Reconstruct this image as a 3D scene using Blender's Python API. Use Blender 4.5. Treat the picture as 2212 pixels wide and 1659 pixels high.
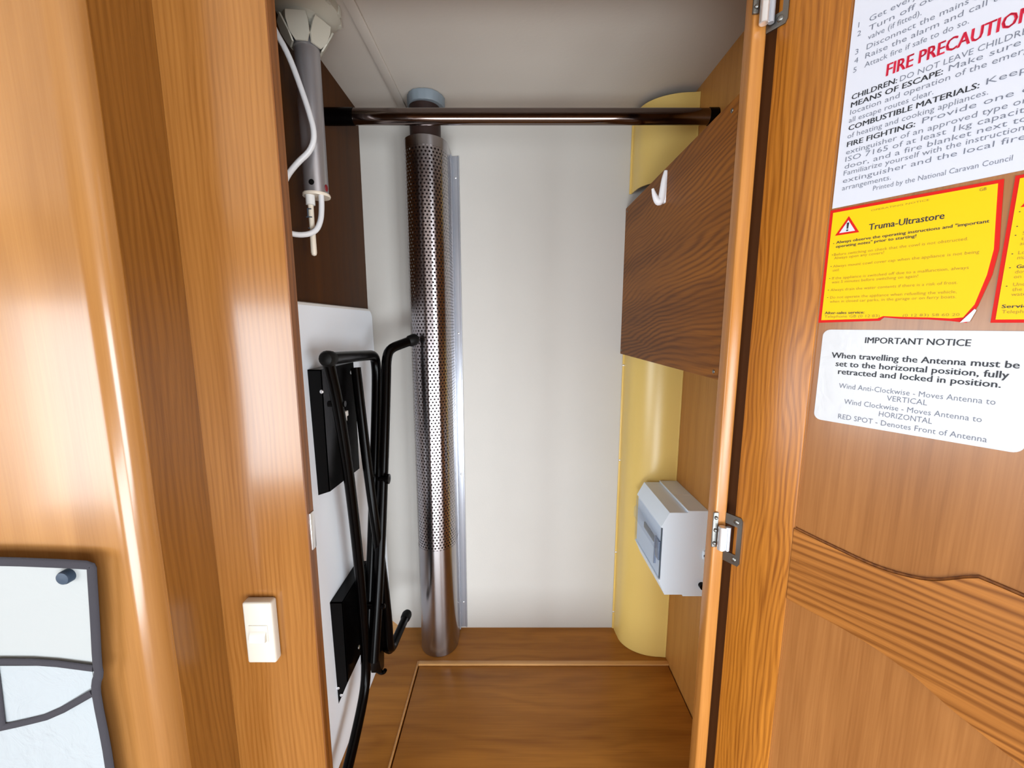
import bpy, bmesh, math, random
from mathutils import Vector, Matrix
random.seed(4)
for o in list(bpy.data.objects): bpy.data.objects.remove(o)
SC = bpy.context.scene; COL = SC.collection
PI = math.pi

# ------------------------------------------------------------------ camera, world, lights, exposure
cam = bpy.data.cameras.new('camera'); co = bpy.data.objects.new('camera', cam); COL.objects.link(co)
cam.sensor_fit = 'HORIZONTAL'; cam.sensor_width = 36.0; cam.lens = 870.0/2212.0*36.0
cam.clip_start = 0.01; cam.clip_end = 50
co.location = (0, 0, 0); co.rotation_euler = (math.radians(90-8.4), 0, 0)
SC.camera = co
vs = SC.view_settings
vs.view_transform = 'Standard'; vs.look = 'None'; vs.gamma = 1.0; vs.use_curve_mapping = False
vs.exposure = 0.15
w = bpy.data.worlds.new('world'); SC.world = w; w.use_nodes = True
w.node_tree.nodes['Background'].inputs[0].default_value = (0.85, 0.92, 1.0, 1)
w.node_tree.nodes['Background'].inputs[1].default_value = 0.35

def area(name, loc, rot, sx, sy, power, col=(1, 1, 1)):
    l = bpy.data.lights.new(name, 'AREA'); l.shape = 'RECTANGLE'; l.size = sx; l.size_y = sy
    l.energy = power; l.color = col
    o = bpy.data.objects.new(name, l); COL.objects.link(o); o.location = loc; o.rotation_euler = rot
    return o
RY0, RX0, RX1, RZ0, RZ1 = -1.3, -2.4, 2.4, -1.36, 0.482       # the caravan room
WIN_A = (0.90, 2.15, -0.98, 0.06)     # opposite window behind the camera (x0,x1,z0,z1)
WIN_B = (-2.25, -1.10, -0.92, 0.10)    # second opposite window
LOW_FILL = (-0.60, 0.75, -1.30, -0.55)    # unseen low opening added between them to brighten the lower back wall
WIN_C = (-1.10, -0.20, -0.70, 0.12)     # window in the left end (y0,y1,z0,z1)
area('daylight', ((WIN_A[0]+WIN_A[1])/2, RY0-0.06, (WIN_A[2]+WIN_A[3])/2), (math.radians(90), 0, 0), WIN_A[1]-WIN_A[0], WIN_A[3]-WIN_A[2], 66, (0.88, 0.95, 1))
area('daylight', ((WIN_B[0]+WIN_B[1])/2, RY0-0.06, (WIN_B[2]+WIN_B[3])/2), (math.radians(90), 0, 0), WIN_B[1]-WIN_B[0], WIN_B[3]-WIN_B[2], 34, (0.88, 0.95, 1))
area('daylight', ((LOW_FILL[0]+LOW_FILL[1])/2, RY0-0.06, (LOW_FILL[2]+LOW_FILL[3])/2), (math.radians(90), 0, 0), LOW_FILL[1]-LOW_FILL[0], LOW_FILL[3]-LOW_FILL[2], 44, (0.88, 0.95, 1))  # added fill lamp behind the low opening
area('daylight', (RX0-0.06, (WIN_C[0]+WIN_C[1])/2, (WIN_C[2]+WIN_C[3])/2), (math.radians(90), 0, math.radians(-90)), WIN_C[1]-WIN_C[0], WIN_C[3]-WIN_C[2], 20, (0.88, 0.95, 1))

# ------------------------------------------------------------------ materials
def srgb(r, g, b):
    f = lambda c: (c/255/12.92) if c/255 <= 0.04045 else ((c/255+0.055)/1.055)**2.4
    return (f(r), f(g), f(b), 1)
def newmat(name):
    m = bpy.data.materials.new(name); m.use_nodes = True
    nt = m.node_tree; return m, nt, nt.nodes['Principled BSDF']
def N(nt, t, **k):
    n = nt.nodes.new(t)
    for a, v in k.items(): setattr(n, a, v)
    return n
def plain(name, col, rough=0.5, metal=0.0, bump=0.0, bscale=300, var=0.0, coat=0.0, spec=0.5):
    m, nt, p = newmat(name)
    p.inputs['Base Color'].default_value = col; p.inputs['Roughness'].default_value = rough; p.inputs['Metallic'].default_value = metal
    p.inputs['Coat Weight'].default_value = coat; p.inputs['Specular IOR Level'].default_value = spec
    tc = N(nt, 'ShaderNodeTexCoord')
    if bump:
        n = N(nt, 'ShaderNodeTexNoise'); n.inputs['Scale'].default_value = bscale; n.inputs['Detail'].default_value = 4
        b = N(nt, 'ShaderNodeBump'); b.inputs['Strength'].default_value = bump; b.inputs['Distance'].default_value = 0.001
        nt.links.new(tc.outputs['Object'], n.inputs['Vector']); nt.links.new(n.outputs['Fac'], b.inputs['Height']); nt.links.new(b.outputs['Normal'], p.inputs['Normal'])
    if var:
        n = N(nt, 'ShaderNodeTexNoise'); n.inputs['Scale'].default_value = 9; n.inputs['Detail'].default_value = 5
        r = N(nt, 'ShaderNodeMixRGB'); r.blend_type = 'MIX'
        r.inputs[1].default_value = col; r.inputs[2].default_value = tuple(c*(1-var) for c in col[:3])+(1,)
        nt.links.new(tc.outputs['Object'], n.inputs['Vector']); nt.links.new(n.outputs['Fac'], r.inputs[0]); nt.links.new(r.outputs[0], p.inputs['Base Color'])
    return m
def wood(name, dark, light, axis='z', freq=120, amp=3.0, contrast=1.0, fine=0.35, rough=0.3, coat=0.0, seed=0.0, bump=0.12, sharp=1.6, nscale=8.0, across=None, spec=0.5):
    """grain along one axis: wavy growth-ring lines (freq per metre, bent by a stretched noise), broad tone bands and fine pores"""
    m, nt, p = newmat(name); L = nt.links.new
    tc = N(nt, 'ShaderNodeTexCoord')
    def mapped(ac, al):
        mp = N(nt, 'ShaderNodeMapping'); s = [ac]*3; s['xyz'.index(axis)] = al
        mp.inputs['Scale'].default_value = s; mp.inputs['Location'].default_value = (seed, seed*1.7, seed*0.6)
        L(tc.outputs['Object'], mp.inputs['Vector']); return mp.outputs[0]
    def noise(ac, al, det=2, dist=0.3):
        n = N(nt, 'ShaderNodeTexNoise'); n.inputs['Scale'].default_value = 1; n.inputs['Detail'].default_value = det; n.inputs['Distortion'].default_value = dist
        L(mapped(ac, al), n.inputs['Vector']); return n.outputs['Fac']
    def math2(op, x, y, z=None):
        n = N(nt, 'ShaderNodeMath', operation=op)
        for i, q in enumerate((x, y, z)):
            if q is None: continue
            if isinstance(q, (int, float)): n.inputs[i].default_value = q
            else: L(q, n.inputs[i])
        return n.outputs[0]
    dv = across or {'z': (1, 0.8, 0), 'x': (0, 0.8, 1), 'y': (0.8, 0, 1)}[axis]
    dt = N(nt, 'ShaderNodeVectorMath', operation='DOT_PRODUCT'); dt.inputs[1].default_value = dv; L(tc.outputs['Object'], dt.inputs[0])
    wob = math2('MULTIPLY_ADD', noise(nscale, nscale*0.3), amp, math2('MULTIPLY', noise(nscale*3.6, nscale*0.55), amp*0.45))
    ph = math2('ADD', math2('MULTIPLY', dt.outputs['Value'], freq*6.283), math2('MULTIPLY', wob, 6.283))
    sn = math2('POWER', math2('MULTIPLY_ADD', math2('SINE', ph, None), 0.5, 0.5), sharp)
    pores = noise(520, 11, 3, 0.0)
    band = noise(16, 1.2, 2)
    mod = math2('MULTIPLY_ADD', noise(nscale*2.2, nscale*0.8), 1.6, -0.1)
    v = math2('MULTIPLY_ADD', math2('MULTIPLY', math2('SUBTRACT', sn, 0.35), mod), -0.6*contrast, 0.5)
    v = math2('MULTIPLY_ADD', math2('SUBTRACT', pores, 0.5), fine*1.4, v)
    v = math2('MULTIPLY_ADD', math2('SUBTRACT', band, 0.5), 0.9, v)
    cr = N(nt, 'ShaderNodeValToRGB'); cr.color_ramp.elements[0].position = 0.12; cr.color_ramp.elements[0].color = dark
    cr.color_ramp.elements[1].position = 0.82; cr.color_ramp.elements[1].color = light
    L(v, cr.inputs[0]); L(cr.outputs[0], p.inputs['Base Color'])
    p.inputs['Roughness'].default_value = rough; p.inputs['Coat Weight'].default_value = coat; p.inputs['Coat Roughness'].default_value = 0.12; p.inputs['Specular IOR Level'].default_value = spec
    bp = N(nt, 'ShaderNodeBump'); bp.inputs['Strength'].default_value = bump; bp.inputs['Distance'].default_value = 0.0005
    L(pores, bp.inputs['Height']); L(bp.outputs['Normal'], p.inputs['Normal'])
    return m

M_maple = wood('maple_laminate', srgb(134, 88, 42), srgb(172, 122, 68), 'z', freq=14, amp=3, contrast=0.35, fine=0.25, rough=0.22, coat=0.4, seed=2.0, bump=0.02, nscale=5)
M_return = wood('oak_return', srgb(106, 62, 14), srgb(144, 94, 36), 'z', freq=120, amp=5, contrast=0.5, fine=0.35, rough=0.35, seed=12.0, across=(0, 1, 0))
M_post = wood('oak_post', srgb(120, 72, 24), srgb(158, 106, 50), 'z', freq=150, amp=4, contrast=0.4, fine=0.35, rough=0.22, coat=0.45, seed=5.0, bump=0.05)
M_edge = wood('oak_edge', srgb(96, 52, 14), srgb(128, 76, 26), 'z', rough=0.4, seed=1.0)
M_stile = wood('oak_stile', srgb(122, 66, 10), srgb(184, 116, 38), 'z', freq=180, amp=11, contrast=0.62, fine=0.55, rough=0.3, seed=3.3, nscale=8, across=(1, 0.3, 0))
M_rail = wood('oak_rail', srgb(112, 62, 14), srgb(178, 114, 50), 'x', freq=120, amp=5, contrast=1.0, fine=0.35, rough=0.3, seed=7.1, sharp=2.0)
M_panel = wood('door_panel', srgb(126, 76, 32), srgb(160, 106, 56), 'z', freq=60, amp=3, contrast=0.25, fine=0.5, rough=0.26, coat=0.2, seed=9.0, bump=0.04)
M_strip = wood('oak_strip', srgb(150, 92, 34), srgb(190, 130, 66), 'z', freq=90, contrast=0.3, rough=0.26, seed=6.0)
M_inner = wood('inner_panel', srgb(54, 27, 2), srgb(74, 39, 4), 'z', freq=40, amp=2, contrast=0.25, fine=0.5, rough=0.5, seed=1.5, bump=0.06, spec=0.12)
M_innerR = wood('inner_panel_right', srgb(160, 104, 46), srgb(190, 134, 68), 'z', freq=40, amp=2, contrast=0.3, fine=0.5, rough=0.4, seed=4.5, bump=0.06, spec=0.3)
M_board = wood('board_grain', srgb(92, 48, 6), srgb(146, 88, 24), 'y', freq=110, amp=7, contrast=0.8, fine=0.4, rough=0.45, seed=8.2, sharp=1.8, across=(0, 0.12, 1), nscale=7, spec=0.15)
M_floor = wood('floor_grain', srgb(138, 84, 24), srgb(188, 126, 48), 'x', freq=26, amp=4, contrast=0.4, fine=0.35, rough=0.4, seed=2.7, bump=0.05, across=(0, 1, 0), spec=0.3)
M_batten = wood('batten_grain', srgb(196, 142, 82), srgb(224, 174, 112), 'x', rough=0.35, contrast=0.3, seed=0.4)
M_white = plain('wall_lining', srgb(200, 196, 190), 0.55, bump=0.15, bscale=220, var=0.06)
M_ceil = plain('ceiling_lining', srgb(196, 187, 177), 0.6, bump=0.2, bscale=160, var=0.06)
M_cream = plain('room_lining', srgb(150, 118, 86), 0.6)
M_carpet = plain('room_carpet', srgb(120, 100, 84), 0.95)
M_table = plain('table_laminate', srgb(240, 245, 252), 0.35, bump=0.05, bscale=500)
M_black = plain('black_paint', srgb(3, 2, 2), 0.24, spec=0.1)
M_rubber = plain('black_rubber', srgb(6, 6, 6), 0.55, spec=0.2)
M_zinc = plain('zinc_plate', srgb(150, 150, 146), 0.35, 1.0, var=0.5)
M_chrome = plain('bright_metal', srgb(230, 230, 232), 0.3, 0.8)
M_railm = plain('rail_metal', srgb(122, 110, 106), 0.1, 1.0)
M_alu = plain('aluminium', srgb(186, 190, 200), 0.35, 0.6, var=0.1)
M_steel = plain('sleeve_steel', srgb(176, 172, 174), 0.24, 1.0, var=0.12)
M_mast = plain('grey_mast', srgb(182, 180, 184), 0.36, 0.8)
M_flue = plain('flue_brown', srgb(40, 18, 12), 0.6)
M_collar = plain('grey_collar', srgb(118, 128, 136), 0.5)
M_duct = plain('yellow_duct', srgb(226, 194, 112), 0.3, var=0.05)
M_plastic = plain('white_plastic', srgb(226, 224, 220), 0.35)
M_cream_pl = plain('cream_plastic', srgb(226, 214, 196), 0.4)
M_beige_pl = plain('aged_white_plastic', srgb(190, 186, 172), 0.5)
M_ivory = plain('ivory_plastic', srgb(196, 190, 178), 0.35)
M_cable = plain('white_cable', srgb(220, 220, 222), 0.4)
M_gbox = plain('grey_plastic', srgb(228, 240, 252), 0.5, bump=0.1, bscale=600)
M_dgrey = plain('slate_plastic', srgb(70, 80, 92), 0.3)
M_lblue = plain('blue_grey_plastic', srgb(120, 136, 160), 0.3)
M_hook = plain('hook_white', srgb(240, 240, 244), 0.35)
M_red = plain('red_print', srgb(204, 20, 8), 0.5, spec=0.2)
M_crim = plain('crimson_print', srgb(210, 16, 58), 0.5)
M_yel = plain('yellow_print', srgb(234, 192, 0), 0.45, bump=0.05, bscale=60, spec=0.2)
M_paper = plain('white_paper', srgb(206, 210, 222), 0.4)
M_ink = plain('black_print', srgb(24, 28, 38), 0.5)
M_inkg = plain('grey_print', srgb(104, 110, 126), 0.5)
M_inky = plain('olive_print', srgb(150, 122, 12), 0.5)
M_bind = plain('dark_binding', srgb(42, 39, 46), 0.85, bump=0.3, bscale=900)
M_navy = plain('navy_stud', srgb(38, 54, 72), 0.5)
M_gap_shade = plain('gap_shade_brown', srgb(74, 40, 12), 0.7, spec=0.1)  # shade of the gap between right post and door, put into the colour
M_dot = plain('red_dot', srgb(120, 12, 20), 0.5)
M_dark = plain('dark_gap', srgb(12, 9, 8), 0.8, spec=0.1)
def crinkled(name, col, scale, strength, rough=0.2):
    m, nt, p = newmat(name); L = nt.links.new
    p.inputs['Base Color'].default_value = col; p.inputs['Roughness'].default_value = rough
    tc = N(nt, 'ShaderNodeTexCoord'); n = N(nt, 'ShaderNodeTexNoise'); n.inputs['Scale'].default_value = scale; n.inputs['Detail'].default_value = 4; n.inputs['Distortion'].default_value = 1.2
    b = N(nt, 'ShaderNodeBump'); b.inputs['Strength'].default_value = strength; b.inputs['Distance'].default_value = 0.004
    L(tc.outputs['Object'], n.inputs['Vector']); L(n.outputs['Fac'], b.inputs['Height']); L(b.outputs['Normal'], p.inputs['Normal'])
    return m
M_vinyl = crinkled('organiser_vinyl', srgb(162, 165, 165), 14, 0.25, 0.3)
M_pocket = crinkled('pocket_vinyl', srgb(160, 166, 170), 26, 0.7, 0.12)
M_silver = crinkled('silver_sticker', srgb(200, 202, 206), 30, 0.12, 0.26)
def clear_mat():
    m, nt, p = newmat('clear_cover'); L = nt.links.new
    tr = N(nt, 'ShaderNodeBsdfTransparent'); tr.inputs[0].default_value = (0.93, 0.95, 0.98, 1)
    gl = N(nt, 'ShaderNodeBsdfGlossy'); gl.inputs['Roughness'].default_value = 0.12
    mx = N(nt, 'ShaderNodeMixShader'); mx.inputs[0].default_value = 0.10
    L(tr.outputs[0], mx.inputs[1]); L(gl.outputs[0], mx.inputs[2])
    L(mx.outputs[0], nt.nodes['Material Output'].inputs['Surface'])
    return m
M_clear = clear_mat()
def perforated():
    m, nt, p = newmat('perforated_steel'); L = nt.links.new
    p.inputs['Base Color'].default_value = srgb(176, 170, 172); p.inputs['Metallic'].default_value = 1; p.inputs['Roughness'].default_value = 0.24
    A, B, R = 0.0081, 0.01404, 0.00212
    uv = N(nt, 'ShaderNodeUVMap'); uv.uv_map = 'UVMap'
    ds = []
    for off in (0.0, 0.5):
        ad = N(nt, 'ShaderNodeVectorMath', operation='ADD'); ad.inputs[1].default_value = (10*A+off*A, 200*B+off*B, 0)
        L(uv.outputs[0], ad.inputs[0])
        mo = N(nt, 'ShaderNodeVectorMath', operation='MODULO'); mo.inputs[1].default_value = (A, B, 1); L(ad.outputs[0], mo.inputs[0])
        su = N(nt, 'ShaderNodeVectorMath', operation='SUBTRACT'); su.inputs[1].default_value = (A/2, B/2, 0); L(mo.outputs[0], su.inputs[0])
        le = N(nt, 'ShaderNodeVectorMath', operation='LENGTH'); L(su.outputs[0], le.inputs[0]); ds.append(le.outputs['Value'])
    mn = N(nt, 'ShaderNodeMath', operation='MINIMUM'); L(ds[0], mn.inputs[0]); L(ds[1], mn.inputs[1])
    gt = N(nt, 'ShaderNodeMath', operation='GREATER_THAN'); gt.inputs[1].default_value = R; L(mn.outputs[0], gt.inputs[0])
    L(gt.outputs[0], p.inputs['Alpha'])
    return m
def brushed(m):
    nt = m.node_tree; p = nt.nodes['Principled BSDF']; t = nt.nodes.new('ShaderNodeTangent'); t.direction_type = 'RADIAL'; t.axis = 'Z'
    p.inputs['Anisotropic'].default_value = 0.8; p.inputs['Roughness'].default_value = 0.24; p.inputs['Anisotropic Rotation'].default_value = 0.25
    nt.links.new(t.outputs[0], p.inputs['Tangent'])
M_perf = perforated()
brushed(M_perf); brushed(M_steel)

# ------------------------------------------------------------------ mesh helpers (all in world coordinates unless a matrix is given)
class MB:
    def __init__(s): s.bm = bmesh.new()
    def box(s, x0, x1, y0, y1, z0, z1, bev=0.0, seg=2):
        r = bmesh.ops.create_cube(s.bm, size=1.0)
        for v in r['verts']:
            v.co = Vector(((x0+x1)/2+v.co.x*(x1-x0), (y0+y1)/2+v.co.y*(y1-y0), (z0+z1)/2+v.co.z*(z1-z0)))
        if bev:
            es = list({e for v in r['verts'] for e in v.link_edges})
            bmesh.ops.bevel(s.bm, geom=es, offset=bev, segments=seg, affect='EDGES', profile=0.5)
        return s
    def prism(s, pts, axis, a, b, f=None):
        """polygon pts in the plane across 'axis', pushed from a to b"""
        def P(p, t):
            if axis == 'y': return Vector((p[0], t, p[1]))
            if axis == 'x': return Vector((t, p[0], p[1]))
            return Vector((p[0], p[1], t))
        q = (lambda v: f(v)) if f else (lambda v: v)
        A = [s.bm.verts.new(q(P(p, a))) for p in pts]; B = [s.bm.verts.new(q(P(p, b))) for p in pts]
        s.bm.faces.new(A); s.bm.faces.new(B[::-1]); n = len(pts)
        for i in range(n): s.bm.faces.new([A[i], A[(i+1) % n], B[(i+1) % n], B[i]])
        return s
    def tube(s, pts, r, n=14, smooth=0, cap=True, flat=None):
        P = [Vector(p) for p in pts]
        R = list(r) if isinstance(r, (list, tuple)) else [r]*len(P)
        for _ in range(smooth):
            Q, S = [P[0]], [R[0]]
            for i in range(len(P)-1):
                Q += [P[i].lerp(P[i+1], .25), P[i].lerp(P[i+1], .75)]; S += [R[i]*.75+R[i+1]*.25, R[i]*.25+R[i+1]*.75]
            Q.append(P[-1]); S.append(R[-1]); P, R = Q, S
        rings = []; up = None
        for i, p in enumerate(P):
            t = (P[min(i+1, len(P)-1)]-P[max(i-1, 0)]).normalized()
            if up is None:
                up = Vector((0, 1, 0)) if abs(t.y) < 0.9 else Vector((1, 0, 0))
            if flat: up = Vector(flat)
            u = (up-t*up.dot(t)).normalized(); v = t.cross(u); up = u
            k = 0.35 if flat else 1.0
            rings.append([s.bm.verts.new(p+R[i]*(u*math.cos(2*PI*j/n)*k+v*math.sin(2*PI*j/n))) for j in range(n)])
        for a, b in zip(rings, rings[1:]):
            for j in range(n): s.bm.faces.new([a[j], a[(j+1) % n], b[(j+1) % n], b[j]])
        if cap: s.bm.faces.new(rings[0][::-1]); s.bm.faces.new(rings[-1])
        return s
    def lathe(s, c, prof, n=32, axis='z', f=None):
        """prof = (radius, height) pairs round an axis through c"""
        rings = []
        for r, h in prof:
            ring = []
            for j in range(n):
                a = 2*PI*j/n; x, y = max(r, 1e-5)*math.cos(a), max(r, 1e-5)*math.sin(a)
                if f: x, y = f(a, x, y)
                d = {'z': (x, y, h), 'y': (x, h, y), 'x': (h, x, y)}[axis]
                ring.append(s.bm.verts.new(Vector(c)+Vector(d)))
            rings.append(ring)
        for a, b in zip(rings, rings[1:]):
            for j in range(n): s.bm.faces.new([a[j], a[(j+1) % n], b[(j+1) % n], b[j]])
        s.bm.faces.new(rings[0]); s.bm.faces.new(rings[-1])
        return s
    def ball(s, c, r, sq=(1, 1, 1)):
        q = bmesh.ops.create_uvsphere(s.bm, u_segments=16, v_segments=10, radius=r)
        for v in q['verts']: v.co = Vector(c)+Vector((v.co.x*sq[0], v.co.y*sq[1], v.co.z*sq[2]))
        return s
    def build(s, name, mat, parent=None, smooth=True, angle=35, local=False):
        bmesh.ops.recalc_face_normals(s.bm, faces=s.bm.faces[:])
        if parent is not None and not local:
            o_ = Vector(ORIGIN.get(parent.name, (0, 0, 0)))
            for v in s.bm.verts: v.co -= o_
        me = bpy.data.meshes.new(name); s.bm.to_mesh(me); s.bm.free()
        me.materials.append(mat)
        if smooth:
            for p in me.polygons: p.use_smooth = True
            try: me.set_sharp_from_angle(angle=math.radians(angle))
            except Exception: pass
        o = bpy.data.objects.new(name, me); COL.objects.link(o)
        if parent is not None: o.parent = parent; ORIGIN[o.name] = ORIGIN.get(parent.name, (0, 0, 0))
        return o
ORIGIN = {}
def tag(o, label, cat, group=None):
    o['label'] = label; o['category'] = cat
    if group: o['group'] = group
    return o
def thing(name, label, cat, loc=(0, 0, 0), group=None):
    o = bpy.data.objects.new(name, None); COL.objects.link(o); o.empty_display_size = 0.02
    o.location = loc; ORIGIN[o.name] = loc
    return tag(o, label, cat, group)
def struct(o, label=None, cat='structure'):
    o['kind'] = 'structure'
    if label: o['label'] = label; o['category'] = cat
    return o
def screw(parent, p, n='y', r=0.0028, mat=None):
    sq = {'x': (.45, 1, 1), 'y': (1, .45, 1), 'z': (1, 1, .45)}[n]
    return MB().ball(p, r, sq).build('screw', mat or M_chrome, parent)

# ------------------------------------------------------------------ the setting: wardrobe shell
XL, XR, YB, ZC, ZF = -0.352, 0.385, 1.0, 0.482, -0.826
struct(MB().box(XL-0.02, XR+0.02, YB, YB+0.02, ZF-0.05, ZC).build('wall_back', M_white), 'off-white back wall lining inside the wardrobe', 'wall')
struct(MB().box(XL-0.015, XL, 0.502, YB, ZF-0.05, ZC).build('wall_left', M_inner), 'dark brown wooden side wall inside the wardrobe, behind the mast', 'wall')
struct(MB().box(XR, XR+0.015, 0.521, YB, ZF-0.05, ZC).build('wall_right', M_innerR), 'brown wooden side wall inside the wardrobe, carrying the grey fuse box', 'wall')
struct(MB().box(RX0-0.1, RX1+0.1, RY0-0.1, YB+0.02, ZC, ZC+0.03).build('ceiling', M_ceil), 'beige ceiling above the wardrobe', 'ceiling')
f = MB().box(XL, -0.2300, 0.50, YB, ZF-0.02, ZF).box(-0.2300, XR, 0.888, YB, ZF-0.02, ZF)
struct(f.build('floor', M_floor), 'brown wooden floor strip around the hatch', 'floor')
struct(MB().box(XL, XR, 0.50, YB, ZF-0.05, ZF-0.02).build('floor_base', M_dark), 'dark base board under the floor hatch', 'floor')
struct(MB().box(-0.2300, XR, 0.8765, 0.8875, ZF-0.02, ZF+0.0022, 0.001).build('trim_4', M_batten), 'thin light wooden batten across the wardrobe floor', 'trim')
struct(MB().box(-0.2338, -0.2302, 0.50, 0.8875, ZF-0.01, ZF+0.0010, 0.0005).build('trim_5', M_batten), 'thin edging strip along the left of the floor hatch', 'trim')
tag(MB().box(-0.2272, XR-0.0025, 0.505, 0.8745, ZF-0.02, ZF-0.0015, 0.0008).build('floor_hatch', M_floor), 'large brown wooden hatch panel set in the wardrobe floor', 'hatch')
# corner wedge at back left
struct(MB().prism([(-0.336, ZF), (-0.306, ZF), (-0.330, ZF+0.022), (-0.336, ZF+0.022)], 'y', 0.972, YB).build('trim_6', M_batten), 'small wooden wedge in the back left floor corner', 'trim')

# front frame: left post, left return and rounded cabinet front
struct(MB().box(-0.387, -0.264, 0.487, 0.502, -0.83, 0.37).build('trim_1', M_post), 'broad oak post left of the wardrobe opening', 'trim')
struct(MB().box(-0.2642, -0.2625, 0.4862, 0.5022, -0.83, 0.37).build('trim_7', M_edge), 'dark edging strip on the inner edge of the left post', 'trim')
prof = [(RX0, 0.39), (-0.409, 0.39)]
for i in range(1, 9):
    a = PI/2*i/8; prof.append((-0.409+0.022*math.sin(a), 0.412-0.022*math.cos(a)))
prof += [(-0.387, 0.502), (RX0, 0.502)]
struct(MB().prism(prof, 'z', RZ0, ZC).build('wall_cabinet', M_maple), 'pale maple cabinet front with a rounded corner at far left', 'wall')
struct(MB().box(-0.3872, -0.3862, 0.4125, 0.487, -0.9, 0.47).build('trim_8', M_return), 'darker oak return between the pale cabinet front and the post', 'trim')
# right post strip and front panel behind the door
struct(MB().box(0.2675, 0.2835, 0.500, 0.520, -0.83, 0.37, 0.0025, 3).build('trim_2', M_strip), 'narrow light oak post strip right of the opening, carrying the hinges', 'trim')
struct(MB().box(0.2840, 0.384, 0.5145, 0.5190, -0.82, ZC).build('gap_shade_board', M_gap_shade), 'added board with painted shade in the gap between the right post and the door', 'trim')
struct(MB().box(0.3125, RX1, 0.510, 0.525, RZ0, ZC).build('wall_front', M_innerR), 'wooden cabinet front behind the open door', 'wall')
struct(MB().box(-0.387, 0.2835, 0.488, 0.520, 0.37, ZC).build('trim_3', M_post), 'wooden header above the wardrobe opening', 'trim')
struct(MB().box(-0.387, 0.2835, 0.488, 0.504, RZ0, -0.83).build('wall_plinth', M_post), 'wooden plinth below the wardrobe opening', 'wall')

# the caravan room behind the camera
struct(MB().box(RX0-0.1, RX1+0.1, RY0-0.1, 0.52, RZ0-0.03, RZ0).build('floor_room', M_carpet), 'carpeted caravan floor', 'floor')
def holed(axis, at, th, lo, hi, holes, name, lab):
    b = MB()
    def bx(p0, p1, z0, z1):
        if axis == 'y': b.box(p0, p1, at-th, at, z0, z1)
        else: b.box(at, at+th, p0, p1, z0, z1)
    cur = lo
    for (p0, p1, z0, z1) in sorted(holes):
        bx(cur, p0, RZ0, ZC); bx(p0, p1, RZ0, z0); bx(p0, p1, z1, ZC); cur = p1
    bx(cur, hi, RZ0, ZC)
    struct(b.build(name, M_cream), lab, 'wall')
holed('y', RY0, 0.05, RX0, RX1, [WIN_A, WIN_B, LOW_FILL], 'wall_opposite', 'cream caravan wall behind the viewer')
holed('x', RX0-0.05, 0.05, RY0, 0.39, [WIN_C], 'wall_end', 'cream caravan end wall')
struct(MB().box(RX1, RX1+0.05, RY0, 0.51, RZ0, ZC).build('wall_far_end', M_cream), 'cream caravan partition', 'wall')
def winframe(axis, at, h, name, lab):
    p0, p1, z0, z1 = h; b = MB(); t = 0.025
    for (a0, a1, c0, c1) in ((p0-t, p0, z0-t, z1+t), (p1, p1+t, z0-t, z1+t), (p0, p1, z0-t, z0), (p0, p1, z1, z1+t)):
        if axis == 'y': b.box(a0, a1, at, at+0.02, c0, c1)
        else: b.box(at, at+0.02, a0, a1, c0, c1)
    struct(b.build(name, M_plastic), lab, 'window')
winframe('y', RY0, WIN_A, 'window_1', 'white window frame behind the viewer')
winframe('y', RY0, WIN_B, 'window_2', 'white window frame left behind the viewer')
winframe('y', RY0, LOW_FILL, 'low_fill_opening', 'white frame of the added low fill-light opening behind the viewer')
winframe('x', RX0, WIN_C, 'window_3', 'white window frame in the end wall')

# ------------------------------------------------------------------ partition board with hook
bd = thing('partition_board', 'brown oak-grained partition board high at right of the wardrobe', 'board', (0.2687, 0.52, -0.07))
MB().prism([(0.521, -0.0715), (0.9995, -0.0715), (0.9995, 0.270), (0.521, 0.270)], 'x', 0.2687, 0.2777).build('panel', M_board, bd)
for y, z in ((0.5345, 0.258), (0.5330, -0.062), (0.985, 0.260), (0.988, -0.062)):
    screw(bd, (0.2683, y, z), 'x', 0.0026, M_zinc)
hk = thing('coat_hook', 'small white plastic hook on the brown partition board', 'hook', (0.268, 0.745, 0.235))
b = MB(); b.tube([(0.2672, .745, .2635), (0.2650, .745, .250), (0.2635, .745, .232), (0.2620, .745, .217), (0.2580, .745, .2120), (0.2530, .745, .2160), (0.2485, .745, .2250), (0.2455, .745, .2345)],
                 [.0034, .0052, .0058, .0066, .0068, .0056, .0040, .0022], 12, 2)
b.build('hook_arm', M_hook, hk)
MB().box(0.2655, 0.2687, 0.7405, 0.7495, 0.2100, 0.2635, 0.0014).build('back_plate', M_hook, hk)

# ------------------------------------------------------------------ yellow corner ducts
def duct(name, label, z0, z1, scr):
    t = thing(name, label, 'duct', (0.34, 0.95, z0))
    out = [(0.2785, 0.9990), (0.2790, 0.988), (0.2800, 0.975)]
    for i in range(0, 13):
        a = PI/2*i/12; out.append((0.372-0.091*math.cos(a), 0.968-0.068*math.sin(a)))
    out += [(0.3845, 0.8985)]
    inn = [(x+0.0022*(1 if k < 8 else 0.3), y+0.0022*(0.2 if k < 6 else 1)) for k, (x, y) in enumerate(out)]
    inn[0] = (out[0][0]+0.0022, out[0][1]); inn[-1] = (out[-1][0], out[-1][1]+0.0022)
    MB().prism(out+inn[::-1], 'z', z0, z1).build('curved_cover', M_duct, t)
    # flat fixing flanges on the back wall and on the side wall
    MB().box(0.2745, 0.2795, 0.9965, 0.9996, z0, z1, 0.0005).build('flange', M_duct, t)
    MB().box(0.3825, 0.3848, 0.8975, 0.913, z0+0.001, z1, 0.0004).build('flange', M_duct, t)
    for p in scr: screw(t, p, 'x' if p[0] > 0.3 else 'y', 0.0026)
    return t
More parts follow.
